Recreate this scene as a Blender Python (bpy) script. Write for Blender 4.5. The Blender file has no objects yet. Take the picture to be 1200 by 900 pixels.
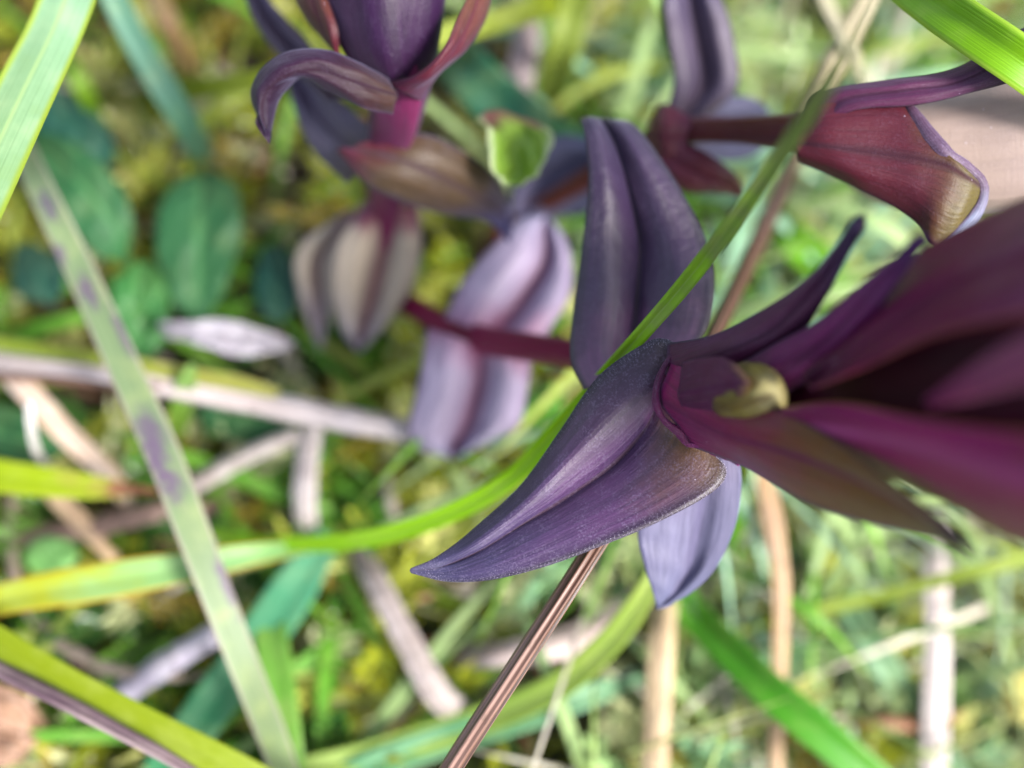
import bpy, math, random
import numpy as np
from mathutils import Vector, Matrix

random.seed(7)
rng = np.random.default_rng(7)
sc = bpy.context.scene
MM = 0.001

# ------------------------------------------------------------------ camera
PITCH = math.radians(70)          # looking steeply down into the turf
DIST = 125 * MM                   # camera to the moss along the view axis
HFOV = math.radians(50)
CAM = np.array([0, -DIST * math.cos(PITCH), DIST * math.sin(PITCH)])
cam = bpy.data.cameras.new('camera')
cam_ob = bpy.data.objects.new('camera', cam)
sc.collection.objects.link(cam_ob)
cam_ob.location = CAM
cam_ob.rotation_euler = (math.pi / 2 - PITCH, 0, 0)
cam.sensor_width = 36
cam.angle = HFOV
cam.clip_start = 0.001
cam.clip_end = 100
cam.dof.use_dof = True
cam.dof.focus_distance = 75.3 * MM
cam.dof.aperture_fstop = 11.0
cam.dof.aperture_blades = 0
sc.camera = cam_ob

# ------------------------------------------------------------------ sky and sun (thin bright overcast)
w = bpy.data.worlds.new('World')
sc.world = w
w.use_nodes = True
wn = w.node_tree
sky = wn.nodes.new('ShaderNodeTexSky')
sky.sky_type = 'NISHITA'
sky.sun_disc = False
SUN_DIR = Vector((0.62, -0.40, 0.72)).normalized()
sky.sun_elevation = math.asin(SUN_DIR.z)
sky.sun_rotation = math.atan2(SUN_DIR.x, SUN_DIR.y)
sky.dust_density = 3.0
sky.air_density = 1.0
bg = wn.nodes['Background']
bg.inputs['Strength'].default_value = 0.10
hs = wn.nodes.new('ShaderNodeHueSaturation')      # cloud veil: the blue of the clear sky washed out
hs.inputs['Saturation'].default_value = 0.65
wn.links.new(sky.outputs[0], hs.inputs['Color'])
wn.links.new(hs.outputs[0], bg.inputs['Color'])
sun = bpy.data.lights.new('sun', 'SUN')
sun.energy = 2.4
sun.angle = math.radians(14)
sun.color = (1.0, 0.97, 0.92)
sun_ob = bpy.data.objects.new('sun', sun)
sc.collection.objects.link(sun_ob)
sun_ob.rotation_euler = SUN_DIR.to_track_quat('Z', 'Y').to_euler()
sun_ob.location = (0, 0, 1)
sc.view_settings.view_transform = 'Standard'
sc.view_settings.look = 'None'
sc.view_settings.gamma = 1
sc.view_settings.exposure = 1.78
sc.cycles.use_denoising = True
sc.cycles.max_bounces = 8

# ------------------------------------------------------------------ survey helpers: photo pixel + distance -> point in the place
FPX = 600 / math.tan(HFOV / 2)
RIGHT = np.array([1.0, 0, 0])
FWD = np.array([0, math.cos(PITCH), -math.sin(PITCH)])
UP = np.array([0, math.sin(PITCH), math.cos(PITCH)])


def terrain(x, y):
    """height of the soil in metres, x and y in metres"""
    X, Y = np.asarray(x) / MM, np.asarray(y) / MM
    s = np.clip((X - 5) / 50, 0, 1)
    z = -15 * s * s * (3 - 2 * s)
    z = z + 1.8 * np.sin(X / 11 + 1.0) * np.cos(Y / 9) + 1.2 * np.sin(X / 5.1 + Y / 6.3) + 0.8 * np.sin(Y / 3.7 - X / 7.0 + 2)
    return z * MM


def ray(px, py):
    return FWD + RIGHT * (px - 600) / FPX + UP * (450 - py) / FPX


def ground_depth(px, py):
    r = ray(px, py)
    d = 90 * MM
    for i in range(400):
        p = CAM + r * d
        if p[2] <= terrain(p[0], p[1]):
            break
        d += 0.5 * MM
    return d


def at(px, py, d):
    """d > 0: distance along the view axis in mm; d <= 0: that many mm above the soil"""
    dd = d * MM if d > 0 else ground_depth(px, py) + d * MM
    return CAM + ray(px, py) * dd


def over(px, py, d, h=8.5):
    """like at(), for things lying on top of the moss: never lower than h mm above the soil"""
    if d > 0:
        d = min(d, ground_depth(px, py) / MM - h)
    return at(px, py, d)


def spline(P, n):
    P = np.asarray(P, float)
    if len(P) == 1:
        return np.repeat(P, n, 0)
    E = np.vstack([2 * P[0] - P[1], P, 2 * P[-1] - P[-2]])
    t = np.linspace(0, len(P) - 1, n)
    i = np.minimum(t.astype(int), len(P) - 2)
    f = (t - i)[:, None]
    p0, p1, p2, p3 = E[i], E[i + 1], E[i + 2], E[i + 3]
    return 0.5 * (2 * p1 + (p2 - p0) * f + (2 * p0 - 5 * p1 + 4 * p2 - p3) * f ** 2 + (3 * p1 - p0 - 3 * p2 + p3) * f ** 3)


def norm(v):
    l = np.linalg.norm(v, axis=-1, keepdims=True)
    return v / np.maximum(l, 1e-12)


def grid_normals(G):
    du = np.gradient(G, axis=1)
    dv = np.gradient(G, axis=0)
    N = np.cross(du, dv)
    l = np.linalg.norm(N, axis=-1)
    bad = l < 1e-13
    N = norm(N)
    for r in range(G.shape[0]):
        if bad[r].all():
            N[r] = N[r - 1] if r > 0 else 0
    return N


def link(o):
    sc.collection.objects.link(o)
    return o


def mesh_obj(name, V, F, UV, mat, parent=None, base=None, smooth=True, corners=None):
    me = bpy.data.meshes.new(name)
    V = np.asarray(V, float)
    if base is None:
        base = np.zeros(3)
    me.from_pydata((V - base).tolist(), [], F)
    if UV is not None:
        l = me.uv_layers.new(name='UVMap')
        idx = np.zeros(len(me.loops), dtype=np.int32)
        me.loops.foreach_get('vertex_index', idx)
        l.data.foreach_set('uv', np.asarray(UV, np.float32)[idx].ravel())
    me.materials.append(mat)
    if smooth:
        me.polygons.foreach_set('use_smooth', np.ones(len(me.polygons), dtype=bool))
    me.update()
    o = link(bpy.data.objects.new(name, me))
    if parent is not None:
        o.parent = parent
    else:
        o.location = base
    return o


def solid_grid(G, thick):
    """closed sheet: front grid G (nv, nu, 3), back offset by thick; thin towards the rim"""
    nv, nu = G.shape[:2]
    N = grid_normals(G)
    u = np.linspace(-1, 1, nu)
    t = thick * (0.35 + 0.65 * (1 - u ** 6))[None, :, None] * np.clip((1 - np.linspace(0, 1, nv)) * 9 + 0.08, 0, 1)[:, None, None]
    B = G - N * t
    V = np.vstack([G.reshape(-1, 3), B.reshape(-1, 3)])
    uu, vv = np.meshgrid(np.linspace(0, 1, nu), np.linspace(0, 1, nv))
    UV = np.stack([uu.ravel(), vv.ravel()], 1)
    UV = np.vstack([UV, UV])
    K = nv * nu
    F = []
    for r in range(nv - 1):
        for c in range(nu - 1):
            a = r * nu + c
            F.append((a, a + 1, a + nu + 1, a + nu))
            F.append((K + a, K + a + nu, K + a + nu + 1, K + a + 1))
    for r in range(nv - 1):
        a = r * nu
        F.append((a, a + nu, K + a + nu, K + a))
        a = r * nu + nu - 1
        F.append((a, K + a, K + a + nu, a + nu))
    for c in range(nu - 1):
        F.append((c, K + c, K + c + 1, c + 1))
        a = (nv - 1) * nu + c
        F.append((a, a + 1, K + a + 1, K + a))
    return V, F, UV


def wobble(G, amp, seed, freq=3.0):
    r = np.random.default_rng(seed)
    nv, nu = G.shape[:2]
    N = grid_normals(G)
    u, v = np.meshgrid(np.linspace(0, 1, nu), np.linspace(0, 1, nv))
    h = 0
    for k in range(6):
        a, b, c = r.uniform(-freq, freq), r.uniform(-freq * 2, freq * 2), r.uniform(0, 6.28)
        h = h + np.sin(6.28 * (a * u + b * v) + c) / (1 + 0.35 * k)
    h = h * np.clip((1 - v) * 6, 0, 1)
    return G + N * (h * amp / 3)[..., None]


def leaf(name, rows, bulge, mat, parent, base, thick=0.35, nu=26, nv=54, wob=0.05, seed=1, label=None, group=None, crease=False):
    """rows from base to tip, each (L, M, R) as (px, py, d); bulge (L, R) in mm pushes the blade's halves out from the midrib"""
    C = []
    for i, row in enumerate(rows):
        L, M, R = [at(*p) for p in row[:3]]
        b = row[3] if len(row) > 3 else bulge
        if not hasattr(b, '__len__'):
            b = (b, b)
        cl, cr = norm(CAM - (L + M) / 2), norm(CAM - (R + M) / 2)
        Q1 = (L + M) / 2 + cl * b[0] * MM
        Q2 = (R + M) / 2 + cr * b[1] * MM
        if crease:                           # a sharp fold along the midrib
            N1 = M + (L - M) * 0.13 + cl * b[0] * 0.52 * MM
            N2 = M + (R - M) * 0.13 + cr * b[1] * 0.52 * MM
            C.append(spline([L, Q1, N1, M, N2, Q2, R], nu))
        else:
            C.append(spline([L, Q1, M, Q2, R], nu))
    C = np.array(C)                        # rows, nu, 3
    G = np.stack([spline(C[:, j], nv) for j in range(nu)], 1)
    if wob:
        G = wobble(G, wob * MM, seed)
    # keep the front normal towards the camera
    N = grid_normals(G)
    if np.sum(N * (CAM - G)) < 0:
        G = G[:, ::-1]
    V, F, UV = solid_grid(G, thick * MM)
    o = mesh_obj(name, V, F, UV, mat, parent, base)
    if label:
        o['label'] = label
    return o


def nearer(p):
    """the shoot leans out towards the viewer: its outer end stands closer than first measured"""
    x, y, d = p
    return (x, y, d - (73.5 - d) * 0.42) if 0 < d < 73.5 else p


def tube_arrays(P, R, nseg=64, sides=14, ridges=0, ridge_amp=0.0, flat=1.0, noise=0.0, seed=0):
    P = spline(P, nseg)
    R = spline(np.asarray(R, float)[:, None], nseg)[:, 0]
    T = norm(np.gradient(P, axis=0))
    n = norm(np.cross(T[0], [0.3, 0.2, 0.93]))
    V, UV = [], []
    rr = np.random.default_rng(seed)
    wv = rr.uniform(-1, 1, (nseg, 1))
    wv = (wv + np.roll(wv, 1, 0) + np.roll(wv, -1, 0)) / 3
    for i in range(nseg):
        n = norm(n - T[i] * np.dot(n, T[i]))
        b = np.cross(T[i], n)
        th = np.linspace(0, 2 * math.pi, sides + 1)
        r = R[i] * (1 + ridge_amp * np.cos(ridges * th) + noise * wv[i, 0])
        V.append(P[i] + np.outer(np.cos(th) * r, n) + np.outer(np.sin(th) * r * flat, b))
        UV.append(np.stack([np.linspace(0, 1, sides + 1), np.full(sides + 1, i / (nseg - 1))], 1))
    s = sides + 1
    V = np.vstack(V + [P[:1], P[-1:]])
    UV = np.vstack(UV + [[[0.5, 0]], [[0.5, 1]]])
    F = []
    for i in range(nseg - 1):
        for j in range(sides):
            a = i * s + j
            F.append((a, a + 1, a + s + 1, a + s))
    k = nseg * s
    for j in range(sides):
        F.append((k, j + 1, j))
        a = (nseg - 1) * s
        F.append((k + 1, a + j, a + j + 1))
    return V, F, UV


def tube(name, P, R, mat, parent=None, base=None, **k):
    V, F, UV = tube_arrays(P, R, **k)
    return mesh_obj(name, V, F, UV, mat, parent, base)


def reach_ground(P, droop=0.22, step=6 * MM, cap=30):
    """carry a stalk on from its last point, bending down, until it enters the soil"""
    P = [np.asarray(p) for p in P]
    D = norm(P[-1] - P[-2])
    for i in range(cap):
        D = norm(D + np.array([0, 0, -droop]))
        p = P[-1] + D * step
        P.append(p)
        if p[2] < terrain(p[0], p[1]) - 1.5 * MM:
            break
    return P


def thing(name, label, cat, loc, group=None):
    o = link(bpy.data.objects.new(name, None))
    o.empty_display_size = 0.005
    o.location = loc
    o['label'] = label
    o['category'] = cat
    if group:
        o['group'] = group
    return o


def tag(o, label, cat, group=None):
    o['label'] = label
    o['category'] = cat
    if group:
        o['group'] = group
    return o


# ------------------------------------------------------------------ materials
def srgb(h):
    h = h.lstrip('#')
    c = [int(h[i:i + 2], 16) / 255 for i in (0, 2, 4)]
    return tuple(x / 12.92 if x <= 0.04045 else ((x + 0.055) / 1.055) ** 2.4 for x in c) + (1,)


class NT:
    def __init__(self, name):
        self.m = bpy.data.materials.new(name)
        self.m.use_nodes = True
        self.t = self.m.node_tree
        self.bsdf = self.t.nodes['Principled BSDF']
        self.out = self.t.nodes['Material Output']

    def n(self, kind, **k):
        x = self.t.nodes.new(kind)
        for a, b in k.items():
            setattr(x, a, b)
        return x

    def put(self, sock, v):
        if isinstance(v, bpy.types.NodeSocket):
            self.t.links.new(v, sock)
        else:
            sock.default_value = v

    def math(self, op, a, b=0.0, c=0.0, clamp=False):
        x = self.n('ShaderNodeMath', operation=op, use_clamp=clamp)
        self.put(x.inputs[0], a)
        self.put(x.inputs[1], b)
        self.put(x.inputs[2], c)
        return x.outputs[0]

    def mix(self, f, a, b, mode='MIX'):
        x = self.n('ShaderNodeMix', data_type='RGBA', blend_type=mode)
        self.put(x.inputs[0], f)
        self.put(x.inputs[6], a)
        self.put(x.inputs[7], b)
        return x.outputs[2]

    def step(self, v, lo, hi):
        x = self.n('ShaderNodeMapRange', interpolation_type='SMOOTHSTEP')
        self.put(x.inputs[0], v)
        x.inputs[1].default_value = lo
        x.inputs[2].default_value = hi
        return x.outputs[0]

    def noise(self, vec, scale, detail=3.0, rough=0.55):
        x = self.n('ShaderNodeTexNoise')
        if vec is not None:
            self.put(x.inputs['Vector'], vec)
        x.inputs['Scale'].default_value = scale
        x.inputs['Detail'].default_value = detail
        x.inputs['Roughness'].default_value = rough
        return x.outputs[0]

    def uv(self):
        tc = self.n('ShaderNodeTexCoord')
        s = self.n('ShaderNodeSeparateXYZ')
        self.t.links.new(tc.outputs['UV'], s.inputs[0])
        return tc, s.outputs[0], s.outputs[1]

    def stretch(self, vec, sc_):
        x = self.n('ShaderNodeMapping')
        self.put(x.inputs[0], vec)
        x.inputs['Scale'].default_value = sc_
        return x.outputs[0]

    def bump(self, h, strength, dist):
        x = self.n('ShaderNodeBump')
        x.inputs['Strength'].default_value = strength
        x.inputs['Distance'].default_value = dist
        self.put(x.inputs['Height'], h)
        return x.outputs[0]


_cache = {}


def purple(key, base, mid, tip, edge, rib, bloom=0.35, rough=0.42, sheen=0.35, fine=1.0, rib_w=0.035, translucent=0.0,
           cuts=(0.0, 0.35, 0.45, 0.9), spec=0.35, pig=0.6, side=None, root=None, relief=0.3, streak=0.55):
    """waxy gentian leaf: pigment runs base > mid > tip, with separate margin and midrib colour and a thin powdery bloom"""
    if key in _cache:
        return _cache[key]
    k = NT('gentian_' + key)
    tc, u, v = k.uv()
    ob = tc.outputs['Object']
    uvv = tc.outputs['UV']
    n1 = k.noise(ob, 260, 4)
    vw = k.math('ADD', v, k.math('MULTIPLY', k.math('SUBTRACT', n1, 0.5), 0.35))
    c = k.mix(k.step(vw, cuts[0], cuts[1]), srgb(base), srgb(mid))
    c = k.mix(k.step(vw, cuts[2], cuts[3]), c, srgb(tip))
    if side:
        for s_ in side:
            f = k.math('MULTIPLY', k.step(u, s_[1], s_[2]), k.step(vw, s_[3], s_[4]))
            c = k.mix(k.math('MULTIPLY', f, 0.9), c, srgb(s_[0]))
    if root:
        c = k.mix(k.math('MULTIPLY', k.step(vw, root[1], 0.0), 0.85), c, srgb(root[0]))
    du = k.math('ABSOLUTE', k.math('SUBTRACT', u, 0.5))
    c = k.mix(k.math('MULTIPLY', k.step(du, rib_w * 2.6, 0.0), 0.85), c, srgb(rib))
    c = k.mix(k.math('MULTIPLY', k.step(du, 0.43, 0.5), 0.8), c, srgb(edge))
    # mottling in cell-sized specks and along the veins
    veins = k.noise(k.stretch(uvv, (34, 4, 1)), 1.0, 3, 0.55)
    fib = k.noise(k.stretch(uvv, (9, 190, 1)), 1.0, 4, 0.7)
    speck = k.noise(ob, 6500, 2, 0.6)
    blot = k.noise(ob, 900, 4, 0.6)
    dark = k.mix(1.0, c, (0.42, 0.40, 0.48, 1), 'MULTIPLY')
    c = k.mix(k.math('MULTIPLY', k.step(veins, 0.62, 0.36), streak), c, dark)
    lite = k.mix(0.5, c, srgb('#a9a2bd'))
    bl = k.math('MULTIPLY', k.step(k.math('ADD', k.math('MULTIPLY', speck, 0.75), k.math('MULTIPLY', fib, 0.25)), 0.45, 0.66), k.step(blot, 0.30, 0.65))
    c = k.mix(k.math('MULTIPLY', bl, bloom), c, lite)
    dots = k.n('ShaderNodeTexVoronoi')
    k.put(dots.inputs['Vector'], ob)
    dots.inputs['Scale'].default_value = 760
    c = k.mix(k.math('MULTIPLY', k.step(dots.outputs['Distance'], 0.05, 0.03), 0.6), c, srgb('#c9c2d0'))
    b = k.bsdf
    if key not in ('blue', 'lilac', 'pale', 'corolla', 'knob', 'lip'):
        pig *= 0.66 if key in ('main', 'upper', 'bud', 'curl', 'grey', 'stem_pink') else 0.95     # the dark pigmented leaves
    c = k.mix(1.0, c, (pig, pig * (0.92 if key not in ('lilac', 'corolla', 'pale', 'blue', 'knob') else 0.98), pig, 1), 'MULTIPLY')
    hsv = k.n('ShaderNodeHueSaturation')
    hsv.inputs['Saturation'].default_value = 0.95 if key in ('lilac', 'corolla', 'pale', 'blue') else 1.15
    k.put(hsv.inputs['Color'], c)
    c = hsv.outputs[0]
    k.put(b.inputs['Base Color'], c)
    k.put(b.inputs['Roughness'], k.math('ADD', k.math('ADD', rough - 0.06, k.math('MULTIPLY', k.step(du, rib_w * 2.0, 0.0), 0.4)), k.math('MULTIPLY', speck, 0.2)))
    b.inputs['Specular IOR Level'].default_value = spec
    b.inputs['Sheen Weight'].default_value = sheen * 0.45
    b.inputs['Sheen Roughness'].default_value = 0.45
    b.inputs['Sheen Tint'].default_value = (0.62, 0.62, 1.0, 1)
    h = k.math('ADD', k.math('MULTIPLY', veins, 0.6), k.math('ADD', k.math('MULTIPLY', k.math('ADD', speck, fib), 0.16 * fine), k.math('MULTIPLY', blot, relief)))
    k.put(b.inputs['Normal'], k.bump(h, 0.55, 0.00022))
    if translucent:
        tr = k.n('ShaderNodeBsdfTranslucent')
        k.put(tr.inputs[0], k.mix(0.5, c, srgb('#b0507a')))
        mx = k.n('ShaderNodeMixShader')
        mx.inputs[0].default_value = translucent
        k.t.links.new(b.outputs[0], mx.inputs[1])
        k.t.links.new(tr.outputs[0], mx.inputs[2])
        k.t.links.new(mx.outputs[0], k.out.inputs[0])
    _cache[key] = k.m
    return k.m


def green(base, tip, edge=None, spots=None, stripe=0.35, rough=0.42, trans=0.3, rib=None, spec=0.4, mottle=0.25, tipcut=(0.55, 1.0)):
    """living grass or herb leaf with parallel veins"""
    key = ('g', base, tip, edge, spots, stripe, rough, trans, rib, spec, mottle, tipcut)
    if key in _cache:
        return _cache[key]
    k = NT('green_leaf')
    tc, u, v = k.uv()
    uvv, ob = tc.outputs['UV'], tc.outputs['Object']
    veins = k.noise(k.stretch(uvv, (26, 1.2, 1)), 1.0, 3, 0.6)
    blot = k.noise(ob, 300, 4)
    c = k.mix(k.step(k.math('ADD', v, k.math('MULTIPLY', k.math('SUBTRACT', blot, 0.5), 0.4)), *tipcut), srgb(base), srgb(tip))
    dark = k.mix(1.0, c, (0.5, 0.58, 0.5, 1), 'MULTIPLY')
    c = k.mix(k.math('MULTIPLY', k.step(veins, 0.58, 0.40), stripe), c, dark)
    c = k.mix(k.math('MULTIPLY', k.step(blot, 0.45, 0.72), mottle), c, k.mix(0.5, c, srgb('#d8dc8a')))
    du = k.math('ABSOLUTE', k.math('SUBTRACT', u, 0.5))
    if rib:
        c = k.mix(k.math('MULTIPLY', k.step(du, 0.07, 0.0), 0.8), c, srgb(rib))
    if edge:
        c = k.mix(k.step(du, 0.38, 0.48), c, srgb(edge))
    if spots:
        wob = k.math('MULTIPLY', k.math('SUBTRACT', k.noise(ob, 1300, 4, 0.65), 0.5), 2.4)
        for (su, sv, ru, rv) in spots[1]:
            a = k.math('DIVIDE', k.math('SUBTRACT', u, su), ru)
            b_ = k.math('DIVIDE', k.math('SUBTRACT', v, sv), rv)
            d = k.math('SQRT', k.math('ADD', k.math('MULTIPLY', a, a), k.math('MULTIPLY', b_, b_)))
            c = k.mix(k.math('MULTIPLY', k.step(k.math('ADD', d, wob), 1.4, 0.3), 0.8), c, srgb(spots[0]))
    b = k.bsdf
    c = k.mix(1.0, c, (0.84, 0.84, 0.84, 1), 'MULTIPLY')
    k.put(b.inputs['Base Color'], c)
    b.inputs['Roughness'].default_value = rough
    b.inputs['Specular IOR Level'].default_value = spec
    k.put(b.inputs['Normal'], k.bump(veins, 0.35, 0.0002))
    tr = k.n('ShaderNodeBsdfTranslucent')
    k.put(tr.inputs[0], k.mix(0.35, c, srgb('#b8d820')))
    mx = k.n('ShaderNodeMixShader')
    mx.inputs[0].default_value = trans
    k.t.links.new(b.outputs[0], mx.inputs[1])
    k.t.links.new(tr.outputs[0], mx.inputs[2])
    k.t.links.new(mx.outputs[0], k.out.inputs[0])
    _cache[key] = k.m
    return k.m


def straw(a, b_, dark='#4a3230', lines=0.6, rough=0.5, spec=0.4):
    """dead dry stalk: pale fibres with darker lines and blotches"""
    key = ('s', a, b_, dark, lines, rough)
    if key in _cache:
        return _cache[key]
    k = NT('dry_straw')
    tc, u, v = k.uv()
    uvv, ob = tc.outputs['UV'], tc.outputs['Object']
    f1 = k.noise(k.stretch(uvv, (13, 1.6, 1)), 1.0, 4, 0.65)
    f2 = k.noise(k.stretch(uvv, (3, 9, 1)), 1.0, 4, 0.6)
    c = k.mix(k.step(f2, 0.35, 0.66), srgb(a), srgb(b_))
    c = k.mix(k.math('MULTIPLY', k.step(f1, 0.54, 0.38), min(1, lines + 0.25)), c, srgb(dark))
    f3 = k.noise(ob, 700, 4, 0.65)
    c = k.mix(k.math('MULTIPLY', k.step(f3, 0.55, 0.7), 0.45), c, srgb('#5a4638'))
    b = k.bsdf
    c = k.mix(1.0, c, (0.82, 0.83, 0.85, 1), 'MULTIPLY')
    k.put(b.inputs['Base Color'], c)
    b.inputs['Roughness'].default_value = rough
    b.inputs['Specular IOR Level'].default_value = spec
    k.put(b.inputs['Normal'], k.bump(f1, 0.5, 0.0002))
    _cache[key] = k.m
    return k.m


def attr_mat(name, rough, trans, spec):
    k = NT(name)
    a = k.n('ShaderNodeVertexColor', layer_name='Col')
    tc = k.n('ShaderNodeTexCoord')
    nz = k.noise(tc.outputs['Object'], 700, 3)
    c = k.mix(k.step(nz, 0.35, 0.7), k.mix(1.0, a.outputs[0], (0.55, 0.55, 0.5, 1), 'MULTIPLY'), a.outputs[0])
    b = k.bsdf
    k.put(b.inputs['Base Color'], c)
    b.inputs['Roughness'].default_value = rough
    b.inputs['Specular IOR Level'].default_value = spec
    tr = k.n('ShaderNodeBsdfTranslucent')
    k.put(tr.inputs[0], c)
    mx = k.n('ShaderNodeMixShader')
    mx.inputs[0].default_value = trans
    k.t.links.new(b.outputs[0], mx.inputs[1])
    k.t.links.new(tr.outputs[0], mx.inputs[2])
    k.t.links.new(mx.outputs[0], k.out.inputs[0])
    return k.m


def soil():
    k = NT('soil')
    tc = k.n('ShaderNodeTexCoord')
    n1 = k.noise(tc.outputs['Object'], 220, 6, 0.65)
    n2 = k.noise(tc.outputs['Object'], 3.0, 4)
    c = k.mix(k.step(n1, 0.35, 0.7), srgb('#120c07'), srgb('#352818'))
    c = k.mix(k.math('MULTIPLY', k.step(n2, 0.4, 0.6), 0.5), c, srgb('#39421a'))
    k.put(k.bsdf.inputs['Base Color'], c)
    k.bsdf.inputs['Roughness'].default_value = 0.9
    k.put(k.bsdf.inputs['Normal'], k.bump(n1, 0.8, 0.002))
    return k.m


# ------------------------------------------------------------------ ground
def build_ground():
    fine = np.arange(-180, 181, 3.0) * MM
    far = np.array([0.25, 0.4, 0.7, 1.3, 2.5, 5, 10, 20, 40])
    xs = np.concatenate([-far[::-1], fine, far])
    X, Y = np.meshgrid(xs, xs)
    Z = terrain(X, Y)
    fade = np.clip(1.6 - np.maximum(abs(X), abs(Y)) / 0.15, 0, 1)
    Z = Z * fade - 0.002
    n = len(xs)
    V = np.stack([X.ravel(), Y.ravel(), Z.ravel()], 1)
    F = [(r * n + c, r * n + c + 1, (r + 1) * n + c + 1, (r + 1) * n + c) for r in range(n - 1) for c in range(n - 1)]
    o = mesh_obj('ground', V, F, None, soil())
    o['kind'] = 'structure'


build_ground()


def scatter_mesh(name, parts, mat, kind='stuff'):
    """parts: list of (V (n,3), F (m,k), color (3,)) joined with a per-vertex colour"""
    Vs, Fs, Cs, off = [], [], [], 0
    for V, F, c in parts:
        Vs.append(V)
        Fs.append(F + off)
        Cs.append(np.broadcast_to(np.append(c, 1.0), (len(V), 4)))
        off += len(V)
    V = np.vstack(Vs)
    F = np.vstack(Fs)
    C = np.vstack(Cs)
    me = bpy.data.meshes.new(name)
    me.vertices.add(len(V))
    me.vertices.foreach_set('co', V.astype(np.float32).ravel())
    k = F.shape[1]
    me.loops.add(F.size)
    me.loops.foreach_set('vertex_index', F.astype(np.int32).ravel())
    me.polygons.add(len(F))
    me.polygons.foreach_set('loop_start', np.arange(0, F.size, k, dtype=np.int32))
    me.update(calc_edges=True)
    ca = me.color_attributes.new('Col', 'FLOAT_COLOR', 'POINT')
    ca.data.foreach_set('color', C.astype(np.float32).ravel())
    me.materials.append(mat)
    me.polygons.foreach_set('use_smooth', np.ones(len(F), dtype=bool))
    me.update()
    o = link(bpy.data.objects.new(name, me))
    o['kind'] = kind
    return o


def moss_shoot(r):
    """one upright moss shoot about 5 mm tall, its folded leaflets set in a spiral"""
    V, F = [], []
    n = 26
    for i in range(n):
        t = i / n
        h = 0.6 + 5.2 * t
        a = i * 2.4 + r.uniform(-.3, .3)
        L = (2.5 - 1.1 * t) * r.uniform(0.8, 1.25)
        W = L * r.uniform(0.32, 0.46)
        el = 0.25 + 0.85 * t + r.uniform(-.2, .2)
        d = np.array([math.cos(a) * math.cos(el), math.sin(a) * math.cos(el), math.sin(el)])
        s = np.array([-math.sin(a), math.cos(a), 0])
        up = np.cross(d, s)
        o = np.array([0.18 * math.cos(a), 0.18 * math.sin(a), h])
        b = len(V)
        V += [o, o + d * L * .45 + s * W * .5 - up * .12 * L, o + d * L * .5, o + d * L * .45 - s * W * .5 - up * .12 * L, o + d * L + up * .1 * L]
        F += [(b, b + 1, b + 2), (b, b + 2, b + 3), (b + 1, b + 4, b + 2), (b + 2, b + 4, b + 3)]
    return np.array(V), np.array(F)


def build_moss():
    temps = [moss_shoot(rng) for _ in range(6)]
    cols = [srgb(c)[:3] for c in ('#b4bc34', '#a0aa2a', '#ccd060', '#8a9624', '#dcdc88', '#748a2c', '#a8963a', '#c0c848')]
    parts = []
    for i in range(7400):
        if i < 2900:
            x, y = rng.uniform(-88, 92), rng.uniform(-62, 92)
        else:
            x, y = rng.uniform(-230, 230), rng.uniform(-200, 230)
            if abs(x) < 88 and -62 < y < 92:
                continue
        patchy = math.sin(x / 13 + 2.1) * math.cos(y / 11 - 0.4) + 0.6 * math.sin(x / 5.5 - y / 7.3)
        if x < -8 and y > 12 and rng.random() < 0.3:
            continue
        if patchy < -0.45 and rng.random() < 0.85:
            continue
        V, F = temps[rng.integers(6)]
        s = rng.uniform(0.8, 1.65)
        a = rng.uniform(0, 6.28)
        tx, ty = rng.normal(0, 0.6, 2)
        ca, sa = math.cos(a), math.sin(a)
        P = V * s
        Q = np.stack([P[:, 0] * ca - P[:, 1] * sa, P[:, 0] * sa + P[:, 1] * ca, P[:, 2]], 1)
        Q[:, 0] += Q[:, 2] * tx + x
        Q[:, 1] += Q[:, 2] * ty + y
        Q[:, 2] += float(terrain(x * MM, y * MM)) / MM - 2.6 + max(0, patchy) * 1.0
        c = np.array(cols[rng.integers(len(cols))]) * rng.uniform(0.7, 1.15)
        q = rng.random()
        if q < 0.10:
            c = np.array(srgb('#e6ecb4')[:3])  # palest shoots imitate bright light spots on the moss by colour
        elif x > 6 and q < 0.70:
            c = np.array(srgb(('#a8cc88', '#b8d488', '#9ccc9c', '#c8d8a0')[rng.integers(4)])[:3])  # moss colour lightened here to offset the shade in the hollow
        elif x < -15 and y < 10 and q < 0.5:
            c = np.array(srgb(('#5c9434', '#74a83c', '#4a7c38')[rng.integers(3)])[:3])
        parts.append((Q * MM, F, c))
    o = scatter_mesh('moss', parts, attr_mat('moss', 0.26, 0.2, 0.6))
    o['label'] = 'yellow green moss cushions covering the soil'


build_moss()


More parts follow.
